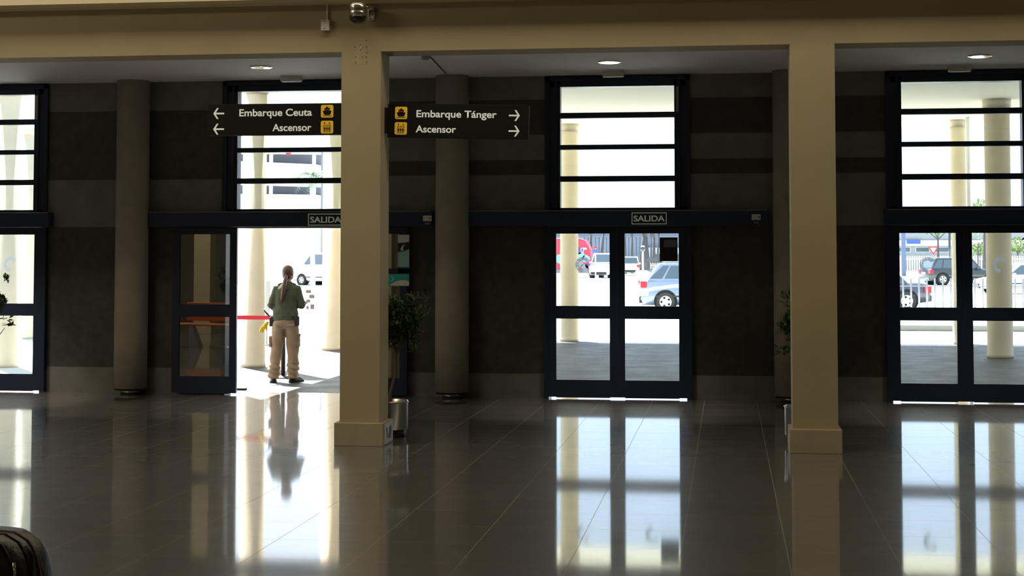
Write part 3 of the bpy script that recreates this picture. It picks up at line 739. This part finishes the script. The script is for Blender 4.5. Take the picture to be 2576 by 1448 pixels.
# ---- red coach with a colourful side
def coach():
    Yb = 128.0; a = yp(1487, 650, Yb)
    t = tag(empty('coach', (a.x, Yb, 0)), 'red coach with a colourful mural and the number 179', 'bus')
    L = 9.0
    poly = [(-L, .35), (-.1, .35), (0, .6), (0, 1.6), (-.12, 2.3), (-.45, 2.95), (-.9, 3.12), (-L+.3, 3.12), (-L, 2.8)]
    b = MB().prism(poly, 0, 2.5, 'busred'); b.build('body', t)
    MB().box(-L+.3, -.9, .05, 2.45, 3.10, 3.18, 'cwhite').build('roof_edge', t)
    MB().box(-L+.4, -3.0, -.02, .01, 1.75, 2.65, 'cglass').build('window_band', t)
    rnd = random.Random(2)
    for cx, cz, r, m in ((-.95, 2.15, .32, 'busblue'), (-.85, 1.75, .36, 'buscyan'), (-.42, 1.5, .32, 'buscyan'), (-.95, 1.1, .3, 'bgrey'), (-.3, .95, .22, 'busblue'), (-.55, .85, .3, 'bgrey'), (-2.4, 1.5, .5, 'buscyan')):
        pts = [(cx+r*rnd.uniform(.75, 1.15)*math.cos(a_), cz+r*rnd.uniform(.7, 1.1)*math.sin(a_)) for a_ in np.linspace(0, 2*math.pi, 12)[:-1]]
        MB().prism(pts, -.012-.002*cx*0, 0, m).build('mural_patch', t)
    text('179', .52, 'signwhite', 'number', t, (-.90, -.03, 2.02), .03, 'LEFT', ext=.01, sx=.72)
    for x in (-1.7, -7.3):
        w = MB().tube([(x, -.02, .48), (x, .3, .48)], .48, 'tyre', 24).build('wheel', t)
        MB().tube([(x, -.04, .48), (x, .0, .48)], .26, 'alloy', 20).build('wheel_rim', w)
    MB().box(-.06, .02, .15, .5, .9, 1.2, 'red').build('tail_light', t)
    MB().box(-L, -.1, -.01, .0, .35, .62, 'bgrey').build('skirt', t)
coach()
# ---- sheds, buildings
def shed():
    Yb = 172; a = yp(1360, 641, Yb); c = yp(1790, 641, Yb)
    t = tag(empty('warehouse', (a.x, Yb, 0)), 'long blue grey clad warehouse behind the middle doors', 'building')
    w = c.x-a.x; b = MB()
    n = 46
    for k in range(n): b.box(w*k/n, w*(k+.82)/n, 0, 6, 0, 3.7, 'shed')
    b.box(0, w, .1, 6, 0, 3.65, 'shed'); b.build('wall', t)
    MB().box(-.2, w+.2, -.15, 6.2, 3.7, 3.85, 'garage').build('gutter', t)
    MB().box(0, w, 1.5, 6, 3.85, 5.0, 'shedl').build('upper_wall', t)
    x = yp(1622, 641, Yb).x-a.x; k = MB().box(x, x+5, -1.2, 0, 0, 2.6, 'shedl').build('entrance_block', t)
    MB().box(x+1.2, x+4.4, -1.25, -1.19, .6, 1.9, 'cglass').build('entrance_window', k)
shed()
def garage():
    Yb = 95.0; xl = yp(560, 450, Yb).x; xr = yp(795, 450, Yb).x
    t = tag(empty('parking_garage', (xl, Yb, 0)), 'white multi-storey car park with sloping ramps behind the first column', 'building')
    w = xr-xl; Z = lambda y: yp(700, y, Yb).z
    MB().box(0, w, 1.2, 14, 0, Z(372), 'garage').build('wall', t)
    for (ya, yb_, yc, yd) in ((402, 414, 462, 470), (486, 490, 560, 560), (345, 345, 384, 387)):
        MB().prism([(0, Z(yc)), (w, Z(yd)), (w, Z(yb_)), (0, Z(ya))], 0, 1.2, 'bwhite').build('ramp_parapet', t)
    MB().box(0, w, .2, 1.2, 0, Z(560), 'bwhite').build('lower_wall', t)
    for px in (683, 791):
        x = yp(px, 450, Yb).x-xl; MB().box(x-.09, x+.09, -.2, 0, 0, Z(372), 'bwhite').build('pillar', t)
    x = yp(727, 385, Yb).x-xl
    MB().box(x-.12, x+.12, -.3, -.02, Z(390), Z(384), 'signred').build('warning_lamp', t)
garage()
def office():
    Yb = 175; a = yp(2180, 641, Yb); c = yp(2640, 641, Yb)
    t = tag(empty('office_building', (a.x, Yb, 0)), 'pale two-storey building with a blue sign behind the far right doors', 'building')
    w = c.x-a.x; Z = lambda y: yp(2350, y, Yb).z
    MB().box(0, w, 0, 10, 0, 5.8, 'bgrey').build('wall', t)
    MB().box(0, w, -.25, 0, Z(618), Z(604), 'bwhite').build('parapet_band', t)
    for k in range(9):
        x = w*(.06+k*.105); f = MB().box(x, x+1.5, -.06, .02, Z(634), Z(621), 'bwhite').build('window', t); MB().box(x+.06, x+1.44, -.08, -.05, Z(633), Z(622), 'cglass').build('window_glass', f)
    x = yp(2280, 610, Yb).x-a.x; MB().box(x, x+1.45, -.35, -.26, Z(613), Z(603), 'blue').build('fascia_sign', t)
office()
a = yp(2240, 650, 150); c = yp(2600, 650, 150)
t = tag(empty('picket_fence', a), 'white picket fence far beyond the car park', 'fence'); t.location.z = 0
nP = 60
for k in range(nP):
    x = (c.x-a.x)*k/nP; MB().box(x, x+.11, -.03, .03, 0, 1.72, 'bwhite').build('picket', t)
MB().box(0, c.x-a.x, .03, .06, .3, .38, 'bwhite').build('rail', t); MB().box(0, c.x-a.x, .03, .06, 1.4, 1.48, 'bwhite').build('rail', t)
a = yp(1636, 668, 120)
t = tag(empty('low_fence', (a.x, 120, 0)), 'low white fence behind the silver estate car', 'fence')
for k in range(12): MB().box(k*.16, k*.16+.07, 0, .04, 0, 1.2, 'bwhite').build('picket', t)
MB().box(0, 1.9, .04, .07, 1.0, 1.06, 'bwhite').build('rail', t)
# ---- signs and posts
a = yp(2348, 640, 108)
t = tag(empty('give_way_sign', (a.x, 108, 0)), 'red and white triangular give-way sign on a post', 'road sign')
zc = yp(2348, 628, 108).z; r = .34
MB().tube([(0, .04, 0), (0, .04, zc+.2)], .035, 'post', 12).build('post', t)
MB().prism([(-r, zc+r*.6), (r, zc+r*.6), (0, zc-r)], -.01, .02, 'signred').build('sign_face', t)
MB().prism([(-r*.62, zc+r*.4), (r*.62, zc+r*.4), (0, zc-r*.6)], -.02, -.008, 'signwhite').build('sign_centre', t)
a = yp(1498, 630, 118)
zc_ = yp(1498, 622, 118).z
t = tag(empty('traffic_sign', (a.x, 118, 0)), 'red and blue traffic sign on a white pole left of the warehouse', 'road sign')
MB().tube([(0, .04, 0), (0, .04, zc_+.1)], .045, 'bwhite', 12).build('post', t)
zc = yp(1498, 622, 118).z
MB().prism([(-.16, zc-.10), (.16, zc-.10), (.0, zc+.16)], -.02, .02, 'signred').build('sign_face', t)
MB().box(-.2, .2, -.02, .02, zc-.40, zc-.14, 'blue').build('lower_sign', t)
a = yp(1617, 640, 100)
t = tag(empty('street_post', (a.x, 100, 0)), 'white post with a dark lamp head right of the small white off-roader', 'post')
MB().tube([(0, 0, 0), (0, 0, 2.1)], .055, 'bwhite', 12).build('post', t)
MB().lathe([(.08, 2.05), (.14, 2.1), (.14, 2.28), (.09, 2.3)], m='cdark').build('lamp_head', t)
MB().lathe([(.13, 2.3), (.10, 2.38), (.01, 2.4)], m='bwhite').build('lamp_cap', t)
a = yp(1617, 686, 108); tag(MB().box(-.5, .55, 0, .9, 0, .75, 'bwhite', bev=.05).build('concrete_block', None, (a.x, a.y, 0)), 'low white block behind the silver estate car', 'block')
a = gp(2272, 668); tag(MB().box(-.18, .18, -.1, .1, 0, 4.6, 'slate').build('blue_post', None, (yp(2273, 640, 140).x, 140, 0)), 'broad blue post at the left of the far right doors', 'post')
tag(MB().tube([(0, 0, 0), (0, 0, 4.6)], .09, 'cdark', 12).build('lamp_post', None, (yp(2389, 640, 120).x, 120, 0)), 'dark lamp post right of the give-way sign', 'post')
# ---- information board and bin outside the open door
q = gp(671, 905)
t = tag(empty('information_stand', (yp(671, 800, 31).x, 31, 0)), 'grey information stand left of the guard, beyond the first portico column', 'stand')
MB().box(-.06, .06, -.02, .02, .62, 1.28, 'bgrey', R=Matrix.Rotation(.0, 3, 'Y')).build('board', t)
MB().tube([(0, 0, .02), (0, 0, .62)], .015, 'post', 10).build('pole', t); MB().lathe([(.13, 0), (.13, .02), (.02, .03)], m='post').build('foot', t)
t = tag(empty('notice_totem', (yp(781, 760, 36).x, 36, 0)), 'dark lettered totem outside, right of the guard', 'sign')
MB().box(-.12, .12, -.03, .03, .45, 1.02, 'bwhite').build('board', t); MB().box(-.03, .03, -.02, .02, 0, .5, 'bwhite').build('post', t)
for z0, z1, x0, x1 in ((.92, .99, -.10, .02), (.80, .88, -.02, .10), (.70, .77, -.09, .0), (.55, .66, .01, .10), (.55, .62, -.09, -.03)): MB().box(x0, x1, -.036, -.031, z0, z1, 'pouch').build('print', t)
# ---- trees
def street_tree(px, Y, label, h=4.8, r=.16, crown=(1.2, 1.2, .9), n=500, lean=0.0, m='tree', group=None, size=.22):
    x = yp(px, 640, Y).x; rnd = random.Random(int(px))
    t = tag(empty('street_tree', (x, Y, 0)), label, 'tree', group)
    b = MB().tube([(0, 0, 0), (lean*.4, 0, h*.4), (lean, 0, h*.85)], [r, r*.85, r*.5], 'trunk', 10)
    for k in range(6):
        a = rnd.uniform(0, 6.28); l = crown[0]*.8
        b.tube([(lean*.8, 0, h*.72), (lean+l*.5*math.cos(a), l*.5*math.sin(a), h*.9), (lean+l*math.cos(a), l*math.sin(a), h*1.02)], [r*.4, r*.25, r*.1], 'trunk', 6)
    b.build('trunk', t)
    if n: foliage(n, (lean, 0, h), crown, size, m, rnd).build('foliage', t, norm=False)
for i, (px, r, ln) in enumerate([(1486, .22, 0), (1511, .2, .25), (1571, .25, 0), (1590, .16, 0), (1613, .30, .3), (1629, .3, -.2), (1638, .12, 0), (1645, .2, 0), (1654, .14, .1)]):
    street_tree(px, 148+2.4*i, ['dark tree trunk rising behind the red coach', 'leaning dark trunk above the white boxy van'][i] if i < 2 else 'dark street tree trunk in the row before the warehouse, seen through the right middle leaf', 4.6, r, (.42, .42, .4), 90, ln, group=None if i < 2 else 'street trees before the warehouse')
street_tree(2360, 130, 'green street tree above the give-way sign', 4.2, .1, (2.2, 1.5, .9), 900)
street_tree(2479, 118, 'thick tree trunk beside the broad column at far right', 5.0, .22, (1.6, 1.2, .7), 400)
street_tree(2460, 135, 'bare branching tree beyond the silver blue saloon', 3.2, .07, (1.4, 1, .5), 60)
street_tree(2466, 155, 'low yellow green bush tree beyond the picket fence', 2.3, .08, (1.2, 1, .6), 500)
street_tree(2560, 155, 'low yellow green tree at the far right edge', 2.6, .08, (1.2, 1, .8), 500)
def palm():
    Yb = 70; q = yp(784, 441, Yb); rnd = random.Random(4)
    t = tag(empty('palm_tree', (q.x, Yb, 0)), 'palm tree in front of the white car park', 'tree')
    MB().tube([(.1, 0, 0), (.05, 0, q.z*.5), (0, 0, q.z)], [.12, .09, .10], 'bwhite', 12).build('trunk', t)
    b = MB(); mi = b.mi('palm')
    for k in range(22):
        a = k*2.4; el = rnd.uniform(-.2, 1.2); L = rnd.uniform(.8, 1.1); pts = []
        for j in range(8):
            u = j/7; pts.append(Vector((math.cos(a)*L*u*math.cos(el*(1-u)), math.sin(a)*L*u*math.cos(el*(1-u)), q.z+L*u*math.sin(el)-.9*L*u*u)))
        for j in range(7):
            d = (pts[j+1]-pts[j]).normalized(); sd = d.cross(Vector((0, 0, 1))).normalized()
            for s in (1, -1):
                for v in (0, .5):
                    p = pts[j].lerp(pts[j+1], v); ln = .30*math.sin(math.pi*(.15+.8*(j+v)/7))
                    f = b.bm.faces.new([b.bm.verts.new(w_) for w_ in (p, p+d*.05, p+sd*s*ln+d*.12-Vector((0, 0, .10)))]); f.material_index = mi
    b.build('fronds', t, norm=False)
palm()

# ---- belt barrier
q = gp(712, 950)
t = tag(empty('belt_barrier', (q.x, q.y, 0)), 'black belt barrier post behind the guard with a red belt', 'barrier')
MB().lathe([(.001, 0), (.165, 0), (.165, .012), (.05, .03), (.03, .04), (.001, .04)], m='pouch').build('base', t)
MB().tube([(0, 0, .03), (0, 0, .84)], .031, 'black', 20).build('post', t)
MB().lathe([(.035, .84), (.038, .845), (.038, .94), (.03, .95), (.001, .95)], m='black').build('post_head', t)
e = yp(560, 812, q.y+.2); z_ = .88
MB().box(e.x-q.x, -.03, -.003, .003, z_-.03, z_+.03, 'belt_r').build('belt', t)

# ================================================================== THE GUARD
def guard():
    q = gp(717, 961); PXM = 4000/q.length*1.0
    base = q.copy(); t = tag(empty('person', (base.x, base.y, 0), PSI*1.0 + .08), 'person in olive jumper and khaki trousers standing in the open doorway, seen from behind', 'person')
    # local frame: x to the right in the picture, +y away from the viewer; metres
    VX = .007
    def blob(name, b, m, vox=.009, smooth=6, disp=None, parent=t):
        o = b.build(name, parent)
        fin(o, [('REMESH', dict(mode='VOXEL', voxel_size=vox)), ('SMOOTH', dict(factor=.5, iterations=smooth))])
        if disp:
            for v in o.data.vertices: v.co = disp(v.co)
        o.data.materials.clear(); o.data.materials.append(M[m])
        for p in o.data.polygons: p.use_smooth = True
        return o
    # --- body: one continuous surface
    b = MB()
    b.loft([(0, 0, .84, .14, .09), (0, 0, .95, .155, .10), (.005, 0, 1.08, .12, .085), (.01, 0, 1.22, .135, .095), (.015, 0, 1.33, .15, .09), (.02, 0, 1.39, .10, .07)], 'skin')
    for s, kx, fx in ((-1, -.135, -.160), (1, .105, .115)):
        b.tube([(s*.075, 0, .9), (kx+.02*s*0, .01, .48), (fx, -.01, .09)], [.082, .052, .036], 'skin', 16)
        b.tube([(fx, -.03, .045), (fx+s*.02, .09, .03)], [.034, .03], 'skin', 12)
    # neck, head (turned to the right, away from the viewer)
    b.tube([(.02, .0, 1.36), (.028, .01, 1.45)], [.052, .048], 'skin', 16)
    hc = Vector((.034, .022, 1.545)); Rz = Matrix.Rotation(-.55, 3, 'Z')
    b.ell(hc, (.070, .088, .098), 'skin', 28, 20, Rz)
    b.ell(hc+Rz@Vector((0, .035, -.045)), (.052, .055, .058), 'skin', 20, 14, Rz)
    b.ell(hc+Rz@Vector((0, .098, -.012)), (.011, .018, .020), 'skin', 12, 8, Rz)       # nose
    for s in (1, -1): b.ell(hc+Rz@Vector((s*.071, .005, -.012)), (.010, .018, .029), 'skin', 12, 8, Rz)
    b.ell(hc+Rz@Vector((0, .085, -.052)), (.022, .010, .008), 'skin', 12, 8, Rz)
    # arms
    arms = {-1: [(-.122, 0, 1.335), (-.200, -.01, 1.10), (-.150, .22, 1.02)], 1: [(.158, 0, 1.325), (.222, .0, 1.09), (.245, .20, 1.115)]}
    for s, pts in arms.items():
        b.tube([pts[0], pts[1]], [.050, .038], 'skin', 14); b.ell(pts[1], (.039, .039, .039), 'skin')
        b.tube([pts[1], pts[2]], [.038, .027], 'skin', 14)
        h = Vector(pts[2]); d = (h-Vector(pts[1])).normalized(); side = d.cross(Vector((0, 0, 1))).normalized()
        b.ell(h+d*.045, (.038, .048, .018), 'skin', 16, 10)
        for k in range(4):
            o0 = h+d*.075+side*(k-1.5)*.019; L = (.062, .072, .068, .052)[k]
            b.tube([o0, o0+d*L*.5+Vector((0, 0, -.004)), o0+d*L*.85+Vector((0, 0, -.022)), o0+d*L*.8+Vector((0, 0, -.038))], [.0088, .0085, .008, .007], 'skin', 8)
        o0 = h+d*.02-side*s*.030
        b.tube([o0, o0+d*.03-side*s*.02, o0+d*.055-side*s*.018+Vector((0, 0, .006))], [.010, .0095, .008], 'skin', 8)
    body = blob('body', b, 'skin', .0055, 3)
    for s in (1, -1):
        e = hc+Rz@Vector((s*.028, .083, .006)); eo = MB().ell(e, (.012, .008, .008), 'signwhite', 12, 8).build('eye', t); MB().ell(e+Rz@Vector((0, .006, 0)), (.005, .003, .005), 'black', 8, 6).build('iris', eo)
    MB().ell(hc+Rz@Vector((0, .092, -.053)), (.020, .005, .006), M['pink'], 12, 8, Rz).build('lips', t)
    # --- jumper
    b = MB()
    b.loft([(-.005, 0, .875, .165, .118), (-.005, 0, .90, .182, .134), (-.005, 0, .93, .184, .136), (0, 0, .97, .180, .130), (.0, 0, 1.06, .168, .118), (.004, 0, 1.16, .165, .118), (.010, 0, 1.26, .166, .118), (.014, 0, 1.32, .158, .105), (.018, 0, 1.362, .125, .085), (.024, 0, 1.40, .075, .062), (.026, .005, 1.425, .060, .056)], 'knit', 28, 2.3)
    for s, pts in arms.items():
        p0, p1, p2 = [Vector(p) for p in pts]
        b.tube([p0-Vector((s*.05, 0, -.005)), p0, p0.lerp(p1, .5), p1], [.052, .062, .060, .057], 'knit', 18); b.ell(p1, (.058, .058, .058), 'knit')
        b.tube([p1, p1.lerp(p2, .5), p1.lerp(p2, .88)], [.056, .052, .042], 'knit', 18)
    def fold(v):
        n = math.sin(v.z*46+v.x*14+math.sin(v.x*30)*1.3)*.0035*(1 if v.z < 1.15 else .5)+math.sin(v.x*55+v.z*17)*.002
        r = Vector((v.x, v.y, 0)); return v+(r.normalized() if r.length else r)*n
    blob('jumper', b, 'knit', .008, 8, fold)
    MB().loft([(0, 0, .872, .176, .128), (0, 0, .878, .185, .137), (0, 0, .905, .188, .140), (0, 0, .912, .180, .132)], 'knit', 36, 2.3).build('jumper_hem', t)
    for s in (1, -1):
        x = .018+s*.095; MB().box(x-.03, x+.03, -.035, .035, 1.385-.0, 1.40, 'knit', bev=.005, R=Matrix.Translation((x, 0, 1.385)) @ Matrix.Rotation(s*.36, 4, 'Y') @ Matrix.Translation((-x, 0, -1.385))).build('shoulder_strap', t)
    # --- trousers
    b = MB()
    b.loft([(0, 0, .76, .155, .115), (0, -.012, .82, .180, .130), (0, -.010, .88, .178, .128), (0, 0, .93, .162, .118)], 'khaki', 28, 2.3)
    for s, kx, fx in ((-1, -.122, -.158), (1, .108, .112)):
        b.loft([(fx, 0, .055, .072, .078), (fx, -.005, .085, .085, .090), (fx, 0, .13, .078, .084), (fx*.97+kx*.03, -.005, .19, .084, .090), ((fx+kx)/2, 0, .30, .078, .085), (kx, .005, .46, .083, .09), (kx*.92, 0, .60, .092, .105), (s*.092, -.006, .75, .100, .120), (s*.085, -.008, .83, .098, .122)], 'khaki', 24, 2.2)
    def tf(v):
        n = 0.0
        if v.z < .30: n = math.sin(v.z*80+v.x*25+math.sin(v.y*40))*.008*(1-max(0, v.z-.2)*6)
        n += math.sin(v.z*27+v.x*38+v.y*20)*.005*(1 if v.z < .7 else .4)
        cx = -.13 if v.x < 0 else .11
        r = Vector((v.x-(cx if v.z < .75 else 0), v.y, 0)); return v+(r.normalized() if r.length > 1e-4 else r)*n
    tr = blob('trousers', b, 'khaki', .008, 5, tf)
    MB().box(.165, .208, -.075, .065, .50, .66, 'khaki', bev=.012).box(.163, .214, -.08, .07, .645, .685, 'khaki', bev=.01).build('cargo_pocket', tr)
    MB().box(-.228, -.190, -.075, .065, .50, .66, 'khaki', bev=.012).build('cargo_pocket', tr)
    for s in (1, -1): MB().box(s*.085-.05, s*.085+.05, -.146, -.135, .80, .83, 'khaki', bev=.004).build('back_pocket_flap', tr)
    # belt with pouches
    MB().loft([(0, 0, .848, .178, .131), (0, 0, .85, .184, .137), (0, 0, .888, .182, .134), (0, 0, .89, .176, .128)], 'leather', 36, 2.3).build('belt', t)
    MB().box(-.225, -.165, -.07, .04, .79, .925, 'pouch', bev=.012).build('pouch', t)
    MB().box(.135, .20, -.13, -.04, .80, .935, 'pouch', bev=.012).box(.125, .19, .0, .10, .82, .92, 'leather', bev=.01).build('pouch', t)
    MB().tube([(-.22, -.02, .93), (-.29, .0, 1.0), (-.305, .02, 1.04)], [.012, .010, .014], 'pouch', 10).build('baton', t)
    # glove hanging from the belt: cuff, palm and fingers
    b = MB(); b.tube([(-.24, -.03, .86), (-.27, -.035, .82), (-.295, -.04, .77)], [.018, .032, .040], 'glove', 14, sq=.5)
    for k in range(4): b.tube([(-.285-.014*k, -.04, .78+.003*k), (-.305-.015*k, -.043, .735), (-.315-.014*k, -.045, .70+.012*(k % 3))], [.012, .012, .009], 'glove', 8)
    b.tube([(-.262, -.035, .80), (-.262, -.04, .75), (-.268, -.045, .73)], [.012, .011, .009], 'glove', 8)
    blob('yellow_glove', b, 'glove', .006, 2)
    # --- hair and ponytail
    b = MB(); b.ell(hc+Rz@Vector((0, -.010, .016)), (.078, .090, .096), 'hair', 28, 20, Rz)
    b.ell(hc+Rz@Vector((0, -.035, -.03)), (.066, .062, .068), 'hair', 20, 14, Rz)
    hs = b.build('hair', t)
    # cut the face free
    for v in hs.data.vertices:
        l = Rz.inverted() @ (v.co-hc)
        if l.y > .035 and l.z < .055: v.co = hc+Rz @ Vector((l.x*.86, .035+(l.y-.035)*.25, l.z))
    for p in hs.data.polygons: p.use_smooth = True
    b = MB(); b.tube([(.025, -.058, 1.52), (.012, -.10, 1.495), (.0, -.125, 1.44), (-.012, -.135, 1.36), (-.03, -.140, 1.26), (-.040, -.135, 1.19), (-.055, -.13, 1.13)], [.022, .028, .032, .034, .032, .026, .010], 'hair', 16, sq=.8)
    pt = b.build('ponytail', t)
    MB().tube([(.022, -.066, 1.52), (.016, -.085, 1.508)], .025, 'black', 14).build('hair_tie', pt)
    # --- shoes
    for s, fx, rz in ((-1, -.160, .12), (1, .118, -.85)):
        R = Matrix.Translation((fx, -.01, 0)) @ Matrix.Rotation(rz, 4, 'Z')
        b = MB(); b.loft([(0, .055, .012, .046, .125), (0, .055, .035, .047, .127), (0, .045, .055, .042, .11), (0, .01, .085, .036, .068), (0, -.01, .11, .034, .045)], 'leather', 24, 2.4)
        for v in b.bm.verts: v.co = R @ v.co
        sh = b.build('shoe', t)
        for p in sh.data.polygons: p.use_smooth = True
        b = MB(); b.loft([(0, .055, 0, .048, .130), (0, .055, .016, .049, .131)], 'rubber', 24, 2.4)
        for v in b.bm.verts: v.co = R @ v.co
        b.build('sole', sh)
guard()
